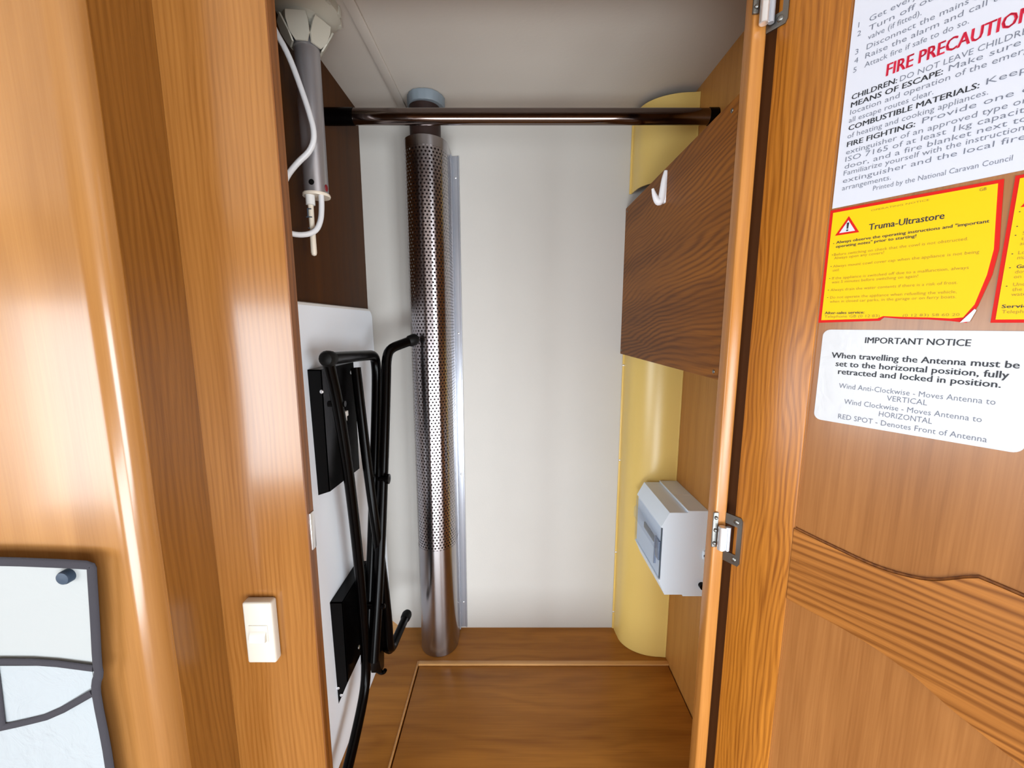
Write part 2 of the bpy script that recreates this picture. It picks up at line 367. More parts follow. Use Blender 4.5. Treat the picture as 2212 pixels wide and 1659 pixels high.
duct('corner_duct', 'upper beige corner duct cover, shorter one behind the rail', 0.302, 0.4695, [(0.281, 0.9955, 0.430), (0.281, 0.9955, 0.3245)])
duct('corner_duct', 'lower yellow corner duct cover standing on the wardrobe floor', ZF+0.0005, 0.25,
     [(0.277, 0.9960, -0.10), (0.277, 0.9960, -0.345), (0.277, 0.9960, -0.60), (0.277, 0.9960, -0.775), (0.3825, 0.903, -0.110), (0.3825, 0.903, -0.341), (0.3825, 0.905, -0.797)])

# ------------------------------------------------------------------ clothes rail
rl = thing('clothes_rail', 'dark shiny clothes rail across the top of the wardrobe', 'rail', (0, 0.82, 0.3855))
b = MB()
ov = lambda a, x, y: (x*0.8, y)
b.lathe((0, 0.82, 0.3855), [(0.0145, -0.300), (0.0145, 0.376)], 28, 'x', ov).build('bar', M_railm, rl)
b = MB(); b.lathe((0, 0.82, 0.3855), [(0.0155, XL+0.0005), (0.0155, -0.296)], 28, 'x', ov).build('end_socket', M_black, rl)
b = MB(); b.lathe((0, 0.82, 0.3855), [(0.0155, 0.368), (0.0155, XR-0.0005)], 28, 'x', ov).build('end_socket', M_black, rl)

# ------------------------------------------------------------------ ceiling trunking
tag(MB().box(-0.2525, -0.2355, 0.522, 0.995, ZC-0.0045, ZC-0.0001, 0.0012).build('cable_trunking', M_ceil), 'flat beige cable trunking strip along the ceiling', 'trunking')

# ------------------------------------------------------------------ flue pipe and its cover
PX, PY, PR = -0.188, 0.947, 0.047
fl = thing('flue_pipe', 'dark brown flue pipe rising through a grey collar to the ceiling', 'pipe', (PX, PY, ZF))
MB().lathe((PX, PY-0.002, 0), [(0.033, ZF+0.001), (0.033, ZC-0.0005)], 32).build('pipe', M_flue, fl)
b = MB(); b.lathe((PX+0.003, PY-0.002, 0), [(0.0335, 0.460), (0.038, 0.461), (0.0395, 0.464), (0.0395, 0.480), (0.038, ZC-0.0008), (0.0335, ZC-0.0008)], 48, 'z',
                  lambda a, x, y: (x*(1+0.03*math.cos(18*a)**9), y*(1+0.03*math.cos(18*a)**9)))
b.build('collar', M_collar, fl)
cv = thing('flue_cover', 'tall perforated steel flue cover standing in the back left corner', 'pipe cover', (PX, PY, ZF))
def ushape(r, n=40):
    pts = [(PX-r, YB-0.001)]
    for i in range(n+1):
        a = PI+PI*i/n; pts.append((PX+r*math.cos(a), PY+r*math.sin(a)))
    pts.append((PX+r, YB-0.001)); return pts
def sheet(pts, z0, z1, name, mat, parent):
    bm = bmesh.new(); uvl = bm.loops.layers.uv.new('UVMap'); o_ = Vector(ORIGIN[parent.name])
    arc = [0.0]
    for p, q in zip(pts, pts[1:]): arc.append(arc[-1]+math.hypot(q[0]-p[0], q[1]-p[1]))
    A = [bm.verts.new(Vector((p[0], p[1], z0))-o_) for p in pts]; B = [bm.verts.new(Vector((p[0], p[1], z1))-o_) for p in pts]
    for i in range(len(pts)-1):
        fc = bm.faces.new([A[i], A[i+1], B[i+1], B[i]]); fc.smooth = True
        for lp, uv in zip(fc.loops, ((arc[i], z0), (arc[i+1], z0), (arc[i+1], z1), (arc[i], z1))): lp[uvl].uv = uv
    me = bpy.data.meshes.new(name); bm.to_mesh(me); bm.free(); me.materials.append(mat)
    o = bpy.data.objects.new(name, me); COL.objects.link(o); o.parent = parent; ORIGIN[o.name] = ORIGIN[parent.name]
    return o
sheet(ushape(PR), -0.540, 0.3705, 'perforated_sleeve', M_perf, cv)
def shell(r0, r1, z0, z1, name):
    p = ushape(r0)+ushape(r1)[::-1]
    return MB().prism(p, 'z', z0, z1).build(name, M_steel, cv)
shell(PR+0.0003, PR-0.0008, 0.3705, 0.391, 'top_band')
shell(PR+0.0004, PR-0.0008, ZF+0.0005, -0.540, 'lower_sleeve')
b = MB(); b.box(PX+PR-0.001, -0.1225, 0.9950, 0.9990, -0.819, 0.384, 0.0005).box(PX+PR, PX+PR+0.0022, 0.985, 0.9955, -0.819, 0.384).box(-0.1255, -0.1225, 0.9925, 0.9975, -0.819, 0.384, 0.0004)
b.build('flange', M_alu, cv)
for z in (0.337, -0.021, -0.382, -0.745): screw(cv, (-0.131, 0.9945, z), 'y', 0.0026)

# ------------------------------------------------------------------ aerial mast
AX, AY = -0.3165, 0.690
am = thing('aerial_mast', 'grey aerial mast hanging from a white locking wheel at top left', 'aerial mast', (AX, AY, ZC))
MB().lathe((AX, AY, 0), [(0.0185, 0.2085), (0.0185, 0.452)], 32).build('tube', M_mast, am)
b = MB(); b.lathe((AX, AY, 0), [(0.020, 0.444), (0.030, 0.448), (0.031, 0.458), (0.036, 0.460), (0.044, 0.466), (0.0505, 0.470), (0.0515, 0.476), (0.0515, ZC-0.0005)], 40)
mnt = b.build('ceiling_mount', M_beige_pl, am)
for k in range(12):
    a = 2*PI*k/12+0.1; c, s_ = math.cos(a), math.sin(a)
    MB().tube([(AX+0.0495*c, AY+0.0495*s_, 0.4690), (AX+0.0495*c, AY+0.0495*s_, ZC-0.001)], 0.0045, 8).build('grip_rib', M_beige_pl, mnt)
for k in range(6):
    a = 2*PI*k/6+math.radians(-84); u = Vector((math.cos(a), math.sin(a), 0)); t = Vector((-math.sin(a), math.cos(a), 0)); c = Vector((AX, AY, 0))
    bb = MB(); V = []
    for th in (0.0, 0.0025):
        ring = []
        for (q, rr, z) in ((-.55, .0215, .4200), (.55, .0215, .4200), (.92, .027, .4290), (1.0, .034, .4410), (.90, .0375, .4490), (-.90, .0375, .4490), (-1.0, .034, .4410), (-.92, .027, .4290)):
            ring.append(bb.bm.verts.new(c+u*(rr-th)+t*(q*0.0155)+Vector((0, 0, z))))
        V.append(ring)
    bb.bm.faces.new(V[0]); bb.bm.faces.new(V[1][::-1])
    for j in range(8): bb.bm.faces.new([V[0][j], V[0][(j+1) % 8], V[1][(j+1) % 8], V[1][j]])
    bb.build('locking_tab', M_beige_pl, am, angle=20)
MB().lathe((AX, AY, 0), [(0.0150, 0.2040), (0.0205, 0.2040), (0.0212, 0.2060), (0.0205, 0.2085), (0.0170, 0.2090)], 32).build('end_ring', M_cream_pl, am)
cs = MB().lathe((-0.3225, 0.680, 0), [(0.0058, 0.1890), (0.0070, 0.1895), (0.0070, 0.2050)], 20).build('crank_socket', M_plastic, am)
cr = MB().lathe((-0.3225, 0.680, 0), [(0.0010, 0.1105), (0.0036, 0.1120), (0.0046, 0.1155), (0.0044, 0.148), (0.0040, 0.150), (0.0042, 0.1895)], 18).build('crank_rod', M_cream_pl, am)
MB().box(-0.3285, -0.3190, 0.6738, 0.6758, 0.1690, 0.1705, 0.0004).box(-0.3260, -0.3245, 0.6738, 0.6758, 0.1700, 0.1830, 0.0004).box(-0.3245, -0.3195, 0.6738, 0.6758, 0.1815, 0.1830, 0.0004).box(-0.3265, -0.3235, 0.6738, 0.6758, 0.1520, 0.1535, 0.0004).build('clip_slot', M_dgrey, cr)
MB().ball((AX+0.0016, AY-0.0184, 0.2215), 0.0044, (1, .3, 1)).build('spring_hole', M_dark, am)
MB().ball((AX+0.0180, AY-0.0030, 0.2170), 0.0055, (.3, .9, 1)).build('spot', M_dot, am)
cb = MB().tube([(-0.3480, 0.640, 0.440), (-0.3425, 0.648, 0.4208), (-0.3267, 0.653, 0.3904), (-0.3131, 0.655, 0.3471), (-0.3037, 0.655, 0.3155), (-0.2968, 0.655, 0.2835), (-0.3042, 0.655, 0.2608), (-0.3247, 0.650, 0.2411), (-0.3400, 0.640, 0.2146), (-0.3452, 0.625, 0.175),
               (-0.3435, 0.635, 0.1380), (-0.3291, 0.655, 0.1371), (-0.3120, 0.668, 0.1450), (-0.3055, 0.675, 0.1640), (-0.3045, 0.679, 0.1860), (-0.3045, 0.680, 0.2055)], 0.0042, 12, 2).build('cable', M_cable, am); cb['label'] = 'white aerial cable looping beside the mast'

# ------------------------------------------------------------------ folded table leaning on the left wall
tb = thing('folding_table', 'white folding table stood on edge with folded black legs', 'table', (-0.33, 0.75, ZF))
TX = lambda z: -0.3262-(z+0.826)*0.0135         # x of the table's face at a height
ZT, YT = 0.0315, 0.985
pts = [(0.515, ZF+0.0006), (YT, ZF+0.0006)]
for i in range(9):
    a = PI/2*i/8; pts.append((YT-0.018+0.018*math.cos(a), ZT-0.018+0.018*math.sin(a)))
pts += [(0.515, ZT)]
sh = lambda v: Vector((v.x+TX(v.z), v.y, v.z))
MB().prism(pts, 'x', -0.0125, 0.0, sh).build('table_top', M_table, tb)
ed = [(p[0], p[1]) for p in pts[1:]]
MB().tube([(TX(z)-0.006, y, z) for y, z in ed], 0.0058, 8).build('edge_banding', M_plastic, tb)
# brackets: folded steel channels screwed to the table top
def bracket(z0, z1, y0, y1, cut=None):
    b = MB()
    x0 = TX((z0+z1)/2)
    side = [(x0-0.002, z0), (x0+0.022, z0+(0.055 if cut else 0.008)), (x0+0.022, z1), (x0-0.002, z1)]
    b.prism(side, 'y', y0, y0+0.002)
    b.prism([(y0, z0+(0.055 if cut else 0.008)), (y1, z0+(0.055 if cut else 0.0)), (y1, z1-0.008), (y1-0.008, z1), (y0, z1)], 'x', x0+0.020, x0+0.0222)
    b.box(x0-0.002, x0+0.022, y1-0.002, y1, z0+0.06, z1)
    b.prism([(x0-0.002, y0), (x0+0.022, y0), (x0+0.022, y1), (x0-0.002, y1)], 'z', z1-0.002, z1)
    return b.build('bracket', M_black, tb, angle=20), x0
b1, bx1 = bracket(-0.292, -0.0735, 0.658, 0.792)
b2, bx2 = bracket(-0.717, -0.499, 0.665, 0.795, True)
screw(b1, (-0.3150, 0.6572, -0.110), 'y', 0.0034); screw(b1, (bx1+0.0225, 0.776, -0.092), 'x', 0.0036); screw(b1, (bx1+0.0225, 0.742, -0.262), 'x', 0.0036)
screw(b2, (bx2+0.0225, 0.722, -0.640), 'x', 0.0036); screw(b2, (bx2+0.003, 0.664, -0.675), 'y', 0.003); screw(b2, (bx2+0.008, 0.664, -0.690), 'y', 0.003)
c = MB().box(bx1+0.022, bx1+0.028, 0.7250, 0.7400, -0.1690, -0.1590, 0.001).box(bx1+0.022, bx1+0.028, 0.7250, 0.7330, -0.1770, -0.1680, 0.001)
c.build('clip', M_plastic, b1)
RT = 0.0100
def leg(pts, feet, r=RT):
    o = MB().tube(pts, r, 16, 2).build('leg', M_black, tb)
    for a, b_ in feet:
        d = (Vector(a)-Vector(b_)).normalized()
        MB().tube([Vector(a)-d*0.013, Vector(a)-d*0.010, Vector(a)+d*0.003, Vector(a)+d*0.009, Vector(a)+d*0.012], [r*1.05, r*1.22, r*1.28, r*1.0, r*0.45], 16).build('foot_cap', M_rubber, o)
    return o
A0 = (-0.2850, 0.622, -0.0525)
leg([A0, (-0.2850, 0.70, -0.0555), (-0.2850, 0.785, -0.0600), (-0.2850, 0.830, -0.0620), (-0.2850, 0.842, -0.080), (-0.2850, 0.841, -0.120), (-0.2850, 0.80, -0.30), (-0.2850, 0.745, -0.52), (-0.2880, 0.705, -0.66)], [(A0, (-0.285, 0.70, -0.0555))])
C0 = (-0.2150, 0.884, -0.0330)
leg([C0, (-0.2330, 0.868, -0.0400), (-0.2560, 0.845, -0.0500), (-0.2610, 0.836, -0.0700), (-0.2610, 0.828, -0.1100), (-0.2620, 0.790, -0.28), (-0.2640, 0.735, -0.50), (-0.2700, 0.700, -0.65)], [(C0, (-0.2330, 0.868, -0.0400))])
B1 = (-0.2880, 0.540, -0.7980)
leg([(-0.2880, 0.630, -0.060), (-0.2870, 0.650, -0.12), (-0.2860, 0.668, -0.215), (-0.2860, 0.684, -0.33), (-0.2860, 0.697, -0.46), (-0.2860, 0.702, -0.60), (-0.2860, 0.701, -0.66), (-0.2860, 0.690, -0.700), (-0.2870, 0.655, -0.735), (-0.2880, 0.600, -0.7700), B1], [(B1, (-0.288, 0.600, -0.77))], 0.0092)
D1 = (-0.2540, 0.878, -0.6930)
leg([(-0.3000, 0.770, -0.082), (-0.2930, 0.762, -0.150), (-0.2820, 0.752, -0.265), (-0.2690, 0.745, -0.390), (-0.2640, 0.760, -0.520), (-0.2620, 0.768, -0.610), (-0.2620, 0.770, -0.680), (-0.2610, 0.782, -0.6975), (-0.2590, 0.815, -0.6950), D1], [(D1, (-0.2590, 0.815, -0.6950))], 0.0092)
# folding stays with two hooks at the lower end
b = MB().prism([(0.755, -0.49), (0.790, -0.47), (0.800, -0.60), (0.776, -0.735), (0.760, -0.735), (0.735, -0.64)], 'x', -0.300, -0.278)
b.prism([(0.745, -0.52), (0.775, -0.55), (0.800, -0.655), (0.800, -0.690), (0.780, -0.700), (0.755, -0.62)], 'x', -0.2775, -0.272)
st = b.build('stay', M_black, tb, angle=20)
MB().tube([(-0.274, 0.772, -0.690), (-0.268, 0.779, -0.7030), (-0.262, 0.782, -0.7035), (-0.260, 0.783, -0.698)], 0.0042, 10, 1).build('latch', M_black, st)
MB().tube([(-0.290, 0.762, -0.730), (-0.281, 0.764, -0.7390), (-0.274, 0.765, -0.7380), (-0.272, 0.765, -0.733)], 0.0042, 10, 1).build('latch', M_black, st)
MB().lathe((0, 0.768, -0.305), [(0.004, -0.2700), (0.004, -0.2510), (0.010, -0.2500), (0.010, -0.2450), (0.003, -0.2430)], 16, 'x').build('pivot_bolt', M_black, tb)
MB().lathe((0, 0.722, -0.55), [(0.005, -0.3040), (0.005, -0.2520), (0.003, -0.2500)], 14, 'x').build('pivot_bolt', M_black, tb)
MB().lathe((0, 0.655, -0.13), [(0.005, -0.3040), (0.005, -0.2760)], 14, 'x').build('pivot_bolt', M_black, tb)

# ------------------------------------------------------------------ grey fuse box
fb = thing('fuse_box', 'light grey plastic fuse box with a clear cover on the right wall', 'fuse box', (0.384, 0.82, -0.45))
Y0, Y1 = 0.743, 0.898
MB().prism([(0.3848, -0.361), (0.345, -0.361), (0.345, -0.5435), (0.3848, -0.5435)], 'y', Y0, Y1).build('base', M_gbox, fb)
MB().prism([(0.345, -0.3645), (0.309, -0.3645), (0.2945, -0.393), (0.2945, -0.396), (0.2975, -0.396), (0.2975, -0.5065), (0.2945, -0.5065), (0.2945, -0.509), (0.3077, -0.5400), (0.345, -0.5400)], 'y', Y0, Y1).build('cover', M_gbox, fb)
MB().box(0.3440, 0.3475, Y0-0.0004, Y1, -0.3618, -0.3600, 0.0006).build('rim', M_gbox, fb)
MB().box(0.348, 0.383, 0.8180, 0.8190, -0.3612, -0.3605).build('seam', M_plastic, fb)
b = MB(); b.box(0.2922, 0.2928, Y0+0.0005, Y1-0.001, -0.5060, -0.3965)
wn = b.build('clear_cover', M_clear, fb)
b = MB(); b.prism([(0.2918, -0.446), (0.2868, -0.446), (0.2868, -0.424), (0.2918, -0.418)], 'y', 0.755, Y1-0.004)
b.build('cover_lip', M_clear, fb)
MB().box(0.2935, 0.2976, 0.751, 0.768, -0.470, -0.430, 0.001).box(0.2935, 0.2976, 0.772, 0.776, -0.490, -0.43, 0.0005).build('switch', M_lblue, fb)
MB().box(0.2945, 0.2976, 0.782, 0.845, -0.4480, -0.4350, 0.001).build('label_slot', M_dgrey, fb)
MB().box(0.2960, 0.2976, 0.7445, 0.7490, -0.505, -0.398).build('edge_slot', M_dgrey, fb)
tb_ = MB().box(0.3790, 0.3848, 0.7390, 0.7445, -0.4620, -0.4440, 0.0015).build('fixing_tab', M_gbox, fb); screw(tb_, (0.3815, 0.7386, -0.453), 'y', 0.0025, M_dgrey)
MB().lathe((0.3805, 0, -0.518), [(0.006, 0.7340), (0.006, 0.7435)], 14, 'y').build('cable_grommet', M_black, fb)

# ------------------------------------------------------------------ fittings on the left post
sw = thing('light_switch', 'ivory slide switch on the broad left oak post', 'switch', (-0.327, 0.487, -0.395))
MB().box(-0.3500, -0.3120, 0.4735, 0.4869, -0.4440, -0.3560, 0.003, 3).build('body', M_ivory, sw)
MB().box(-0.3435, -0.3190, 0.4727, 0.4740, -0.4120, -0.3880, 0.0006).build('rocker_frame', M_ivory, sw)
MB().prism([(0.4735, -0.4105), (0.4680, -0.4095), (0.4695, -0.4010), (0.4735, -0.3950)], 'x', -0.3415, -0.3210).build('rocker', M_ivory, sw)
cp = thing('catch_plate', 'small bright metal catch plate on the edge of the left post', 'catch', (-0.262, 0.497, -0.265))
MB().box(-0.2628, -0.2608, 0.4905, 0.5015, -0.2930, -0.2420, 0.0009).build('plate', M_chrome, cp)

# ------------------------------------------------------------------ hanging pocket organiser on the left cabinet front
og = thing('pocket_organiser', 'white vinyl pocket organiser with dark binding on the far left cabinet', 'organiser', (-0.53, 0.389, -0.45))
OY = 0.3790
right = [(-0.4298, -0.2349), (-0.4262, -0.2370), (-0.4242, -0.2410), (-0.4252, -0.2480), (-0.4300, -0.300), (-0.4357, -0.3527), (-0.4350, -0.3637), (-0.4405, -0.3749), (-0.4420, -0.3917), (-0.4405, -0.4494), (-0.4411, -0.4844), (-0.442, -0.56), (-0.440, -0.70)]
poly = [(-0.70, -0.2360), (-0.5183, -0.2355)]+[(x-0.004, min(z, -0.2390+(x+0.42)*0.02)) for x, z in right]+[(-0.70, -0.70)]
MB().prism(poly, 'y', OY-0.001, OY+0.001).build('backing', M_vinyl, og)
bmk = MB()
g = [(-0.70+0.2555*i/24, -0.355-0.345*j/24) for j in range(25) for i in range(25)]
VV = [bmk.bm.verts.new((x, OY-0.0012-0.0022*abs(math.sin(9*(x+z)))*min(1, (x+0.70)*8)*max(0, min(1, (-0.435-x)*20)), z)) for x, z in g]
for j in range(24):
    for i in range(24): bmk.bm.faces.new([VV[j*25+i], VV[j*25+i+1], VV[j*25+26+i], VV[j*25+25+i]])
pk = bmk.build('pocket', M_pocket, og, angle=180)
T = lambda pts, n, r=0.0047: MB().tube([(x, OY-0.0040, z) for x, z in pts], r, 12, 1, flat=(0, 1, 0)).build(n, M_bind, og)
T([(-0.70, -0.2360), (-0.60, -0.2355), (-0.5183, -0.2355)]+[(x+0.0005, z-(0.0045 if z > -0.24 else 0)) for x, z in right], 'edge_binding', 0.0050)
T([(-0.70, -0.3490), (-0.5399, -0.3495), (-0.4900, -0.3500), (-0.4400, -0.3575)], 'pocket_binding', 0.0040)
T([(-0.70, -0.440), (-0.600, -0.4400), (-0.5600, -0.4320), (-0.5250, -0.4235), (-0.4924, -0.4145), (-0.4457, -0.3870)], 'pocket_binding', 0.0038)
T([(-0.5420, -0.3520), (-0.5440, -0.3800), (-0.5485, -0.4290)], 'pocket_binding', 0.0036)
MB().lathe((-0.4515, 0, -0.2525), [(0.0005, OY-0.0085), (0.0062, OY-0.0080), (0.0070, OY-0.0065), (0.0070, OY-0.0010)], 24, 'y').build('stud', M_navy, og)
MB().lathe((-0.60, 0, -0.2525), [(0.0005, OY-0.0085), (0.0062, OY-0.0080), (0.0070, OY-0.0065), (0.0070, 0.3898)], 24, 'y').build('stud', M_navy, og)
MB().lathe((-0.4515, 0, -0.2525), [(0.0030, OY+0.0005), (0.0030, 0.3898)], 12, 'y').build('stud_shank', M_navy, og)

# ------------------------------------------------------------------ the open door (built in its own frame: x along the door, y through it, z up)
DH = Vector((0.29, 0.49, 0)); DA = math.atan2(-0.85, 0.527)
DM = Matrix.Translation(DH) @ Matrix.Rotation(DA, 4, 'Z')
DI = DM.inverted()
dr = bpy.data.objects.new('door_1', None); COL.objects.link(dr); dr.empty_display_size = 0.05
dr.matrix_world = DM; ORIGIN[dr.name] = (0, 0, 0); struct(dr, 'open oak framed wardrobe door covered with notices', 'door')
DW, DT, DZ0, DZ1, ST = 0.536, 0.018, -0.82, 0.40, 0.0655
MB().box(-0.002, ST, 0.0, DT, DZ0, DZ1, 0.002).build('stile', M_stile, dr)
MB().box(DW-ST, DW, 0.0, DT, DZ0, DZ1, 0.002).build('stile', M_stile, dr)
MB().box(ST, DW-ST, 0.0, DT, DZ1-0.07, DZ1, 0.001).build('rail', M_rail, dr)
MB().box(ST, DW-ST, 0.0, DT, DZ0, DZ0+0.08, 0.001).build('rail', M_rail, dr)
def spl(ps, n=6):
    out = []
    P = [ps[0]]+list(ps)+[ps[-1]]
    for i in range(1, len(P)-2):
        for k in range(n):
            t = k/n; q = []
            for d in (0, 1):
                a, b_, c_, e = P[i-1][d], P[i][d], P[i+1][d], P[i+2][d]
                q.append(0.5*(2*b_+(c_-a)*t+(2*a-5*b_+4*c_-e)*t*t+(3*b_-a-3*c_+e)*t**3))
            out.append(tuple(q))
    out.append(ps[-1]); return out
MID = DW/2
t1 = spl([(ST, -0.2325), (0.104, -0.2372), (0.1426, -0.2400), (0.175, -0.2338), (0.198, -0.2185)])+[(0.2050, -0.2142)]
t1 += spl([(0.2060, -0.2143), (0.2297, -0.2170), (MID, -0.2230)])
top = t1+[(2*MID-s, z) for s, z in t1[::-1][1:]]
b1_ = spl([(ST, -0.3205), (0.132, -0.3225), (0.1725, -0.3305), (0.2019, -0.3435), (0.2222, -0.3511), (0.2463, -0.3597), (MID, -0.3640)])
bot = b1_+[(2*MID-s, z) for s, z in b1_[::-1][1:]]
MB().prism(top+bot[::-1], 'y', 0.0, DT-0.001).build('rail', M_rail, dr, angle=20)
MB().box(ST-0.004, DW-ST+0.004, 0.0030, 0.012, -0.262, DZ1-0.066).build('panel', M_panel, dr)
MB().box(ST-0.004, DW-ST+0.004, 0.0030, 0.012, DZ0+0.076, -0.318).build('panel', M_panel, dr)
# dark bead along the middle rail's curved top edge, shadow put into its colour
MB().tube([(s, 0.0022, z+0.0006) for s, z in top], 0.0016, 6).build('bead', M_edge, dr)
MB().box(ST-0.0005, ST+0.0010, 0.0012, 0.0032, -0.232, DZ1-0.07).build('bead', M_panel, dr)
MB().box(ST-0.0005, ST+0.0010, 0.0012, 0.0032, DZ0+0.08, -0.3205).build('bead', M_panel, dr)
def toD(p): return DI @ Vector(p)
def hinge(dz, kz0, kz1):
    h = bpy.data.objects.new('hinge', None); COL.objects.link(h); h.parent = dr; h.empty_display_size = 0.02; ORIGIN[h.name] = (0, 0, 0)
    z0, z1 = -0.3115+dz, -0.2450+dz
    b = MB(); b.prism([(-0.0125, z0), (0.0070, z0), (0.0092, z0+0.004), (0.0092, z1-0.004), (0.0070, z1), (-0.0125, z1), (-0.0125, z1-0.014), (0.0035, z1-0.014), (0.0035, z0+0.014), (-0.0125, z0+0.014)], 'y', -0.0016, 0.0002)
    lf = b.build('leaf', M_zinc, h, angle=20)
    for z in (z0+0.0075, z1-0.0075): screw(lf, (0.0015, -0.0018, z), 'y', 0.0034, M_zinc)
    b = MB(); b.box(0.2650, 0.2715, 0.4975, 0.5002, z0+0.019, z1+0.0010, 0.0006)
    for v in b.bm.verts: v.co = toD(v.co)
    l2 = b.build('leaf', M_zinc, h, angle=20)
    for z in (z0+0.025, (z0+z1)/2+0.01, z1-0.006):
        p = toD((0.2680, 0.4972, z)); MB().ball(p, 0.0024).build('screw', M_zinc, l2)
    c0 = toD((0.2752, 0.4930, 0))
    MB().lathe((c0.x, c0.y, 0), [(0.0042, kz0), (0.0050, kz0+0.0006), (0.0050, kz1-0.0006), (0.0042, kz1)], 20).build('knuckle', M_chrome, h)
    c1 = toD((0.2822, 0.4915, 0))
    MB().lathe((c1.x, c1.y, 0), [(0.0030, kz0), (0.0030, kz1)], 14).build('knuckle', M_alu, h)
    return h
hinge(0.0, -0.2935, -0.2610)
hinge(0.631, 0.325, 0.372)

# ------------------------------------------------------------------ notices stuck on the door
def sticker(name, label, cat='sticker', loc=(0, 0, 0)):
    o = bpy.data.objects.new(name, None); COL.objects.link(o); o.empty_display_size = 0.02
    o.matrix_world = DM @ Matrix.Translation(loc); ORIGIN[o.name] = loc
    return tag(o, label, cat)
FY = 0.0030          # face of the door panel
def flat(pts, y, name, mat, parent, th=0.0004):
    return MB().prism(pts, 'y', y, y+th).build(name, mat, parent, smooth=False)
FONT = None
def text_mesh(s, bold):
    cu = bpy.data.curves.new('t', 'FONT'); cu.body = s; cu.size = 1.0; cu.resolution_u = 2
    cu.offset = 0.0 if bold else -0.006
    o = bpy.data.objects.new('t', cu); COL.objects.link(o)
    dg = bpy.context.evaluated_depsgraph_get(); dg.update()
    me = bpy.data.meshes.new_from_object(o.evaluated_get(dg))
    bpy.data.objects.remove(o); bpy.data.curves.remove(cu)
    return me
def printed(lines, y, name, mat, parent):
    """lines: (text, x0, x1 or None, baseline z, cap height, bold, width factor)"""
    bm = bmesh.new()
    for (s, x0, x1, z, h, bold) in lines:
        me = text_mesh(s, bold)
        xs = [v.co.x for v in me.vertices]
        if not xs: continue
        a, b_ = min(xs), max(xs); k = h/0.70
        kx = k if x1 is None else (x1-x0)/(b_-a)
        tmp = bmesh.new(); tmp.from_mesh(me)
        base = len(bm.verts); vm = {}
        for v in tmp.verts: vm[v] = bm.verts.new((x0+(v.co.x-a)*kx, y, z+v.co.y*k))
        for f_ in tmp.faces:
            try: bm.faces.new([vm[v] for v in f_.verts])
            except ValueError: pass
        if bold:                      # heavier strokes: the same letters again, a hair to the side
            for dx in (-0.02, 0.02):
                vm = {v: bm.verts.new((x0+(v.co.x-a+dx)*kx, y-0.00002*(1+dx), z+v.co.y*k)) for v in tmp.verts}
                for f_ in tmp.faces: bm.faces.new([vm[v] for v in f_.verts])
        tmp.free(); bpy.data.meshes.remove(me)
    o_ = Vector(ORIGIN[parent.name])
    for v in bm.verts: v.co -= o_
    me = bpy.data.meshes.new(name); bm.to_mesh(me); bm.free(); me.materials.append(mat)
    o = bpy.data.objects.new(name, me); COL.objects.link(o); o.parent = parent; ORIGIN[o.name] = ORIGIN[parent.name]
    return o
# 1 fire notice
fn = sticker('fire_notice', 'large white fire precautions sheet with red heading, top of the open door', 'notice', (0.16, FY, 0.23))
SY = FY-0.0006; TY = SY-0.00025
flat([(0.0675, 0.1172), (0.247, 0.1172), (0.247, 0.385), (0.0675, 0.385)], SY, 'sheet', M_paper, fn)
h = 0.0047
printed([('FIRE PRECAUTIONS', 0.0984, 0.1870, 0.2256, 0.0103, True), ('FIRE PRECAUTIONS', 0.0987, 0.1873, 0.2257, 0.0103, True)], TY, 'heading', M_crim, fn)
printed([('CHILDREN:', .0738, .1069, .2163, h, True), ('MEANS OF ESCAPE:', .0739, .1367, .2093, h, True), ('COMBUSTIBLE MATERIALS:', .0740, .1595, .1884, h, True), ('FIRE FIGHTING:', .0743, .1234, .1734, h, True)], TY, 'bold_print', M_ink, fn)
for para in ([('1', .0725, None, .2800, h, False), ('Get everyone out.', .0807, .1420, .2803, h, False)],
             [('2', .0725, None, .2722, h, False), ('Turn off outside gas supply', .0811, .1850, .2722, h, False), ('valve (if fitted).', .0813, .1178, .2648, h, False)],
             [('3', .0725, None, .2566, h, False), ('Disconnect the mains electricity.', .0811, .1800, .2566, h, False)],
             [('4', .0725, None, .2488, h, False), ('Raise the alarm and call the fire brigade.', .0809, .2110, .2490, h, False)],
             [('5', .0725, None, .2408, h, False), ('Attack fire if safe to do so.', .0811, .1482, .2412, h, False)],
             [('DO NOT LEAVE CHILDREN ALONE', .1089, .2080, .2163, h, False)],
             [('Make sure you know the', .1401, .2330, .2098, h, False), ('location and operation of the emergency exits. Keep', .0739, .2330, .2028, h, False), ('all escape routes clear.', .0736, .1326, .1957, h, False)],
             [('Keep them clear', .1632, .2330, .1890, h, False), ('of heating and cooking appliances.', .0739, .1652, .1812, h, False)],
             [('Provide one dry powder', .1279, .2330, .1742, h, False), ('extinguisher of an approved type or conforming to', .0742, .2330, .1664, h, False), ('ISO 7165 of at least 1kg capacity by the main', .0743, .2330, .1597, h, False),
              ('door, and a fire blanket next to the cooker.', .0743, .2330, .1530, h, False), ('Familiarize yourself with the instructions on your', .0742, .2150, .1468, h, False), ('extinguisher and the local fire precaution', .0742, .2330, .1398, h, False), ('arrangements.', .0743, .1115, .1328, h, False)],
             [('Printed by the National Caravan Council', .0992, .1838, .1262, h*0.92, False)]):
    printed(para, TY, 'printed_paragraph', M_inkg, fn)
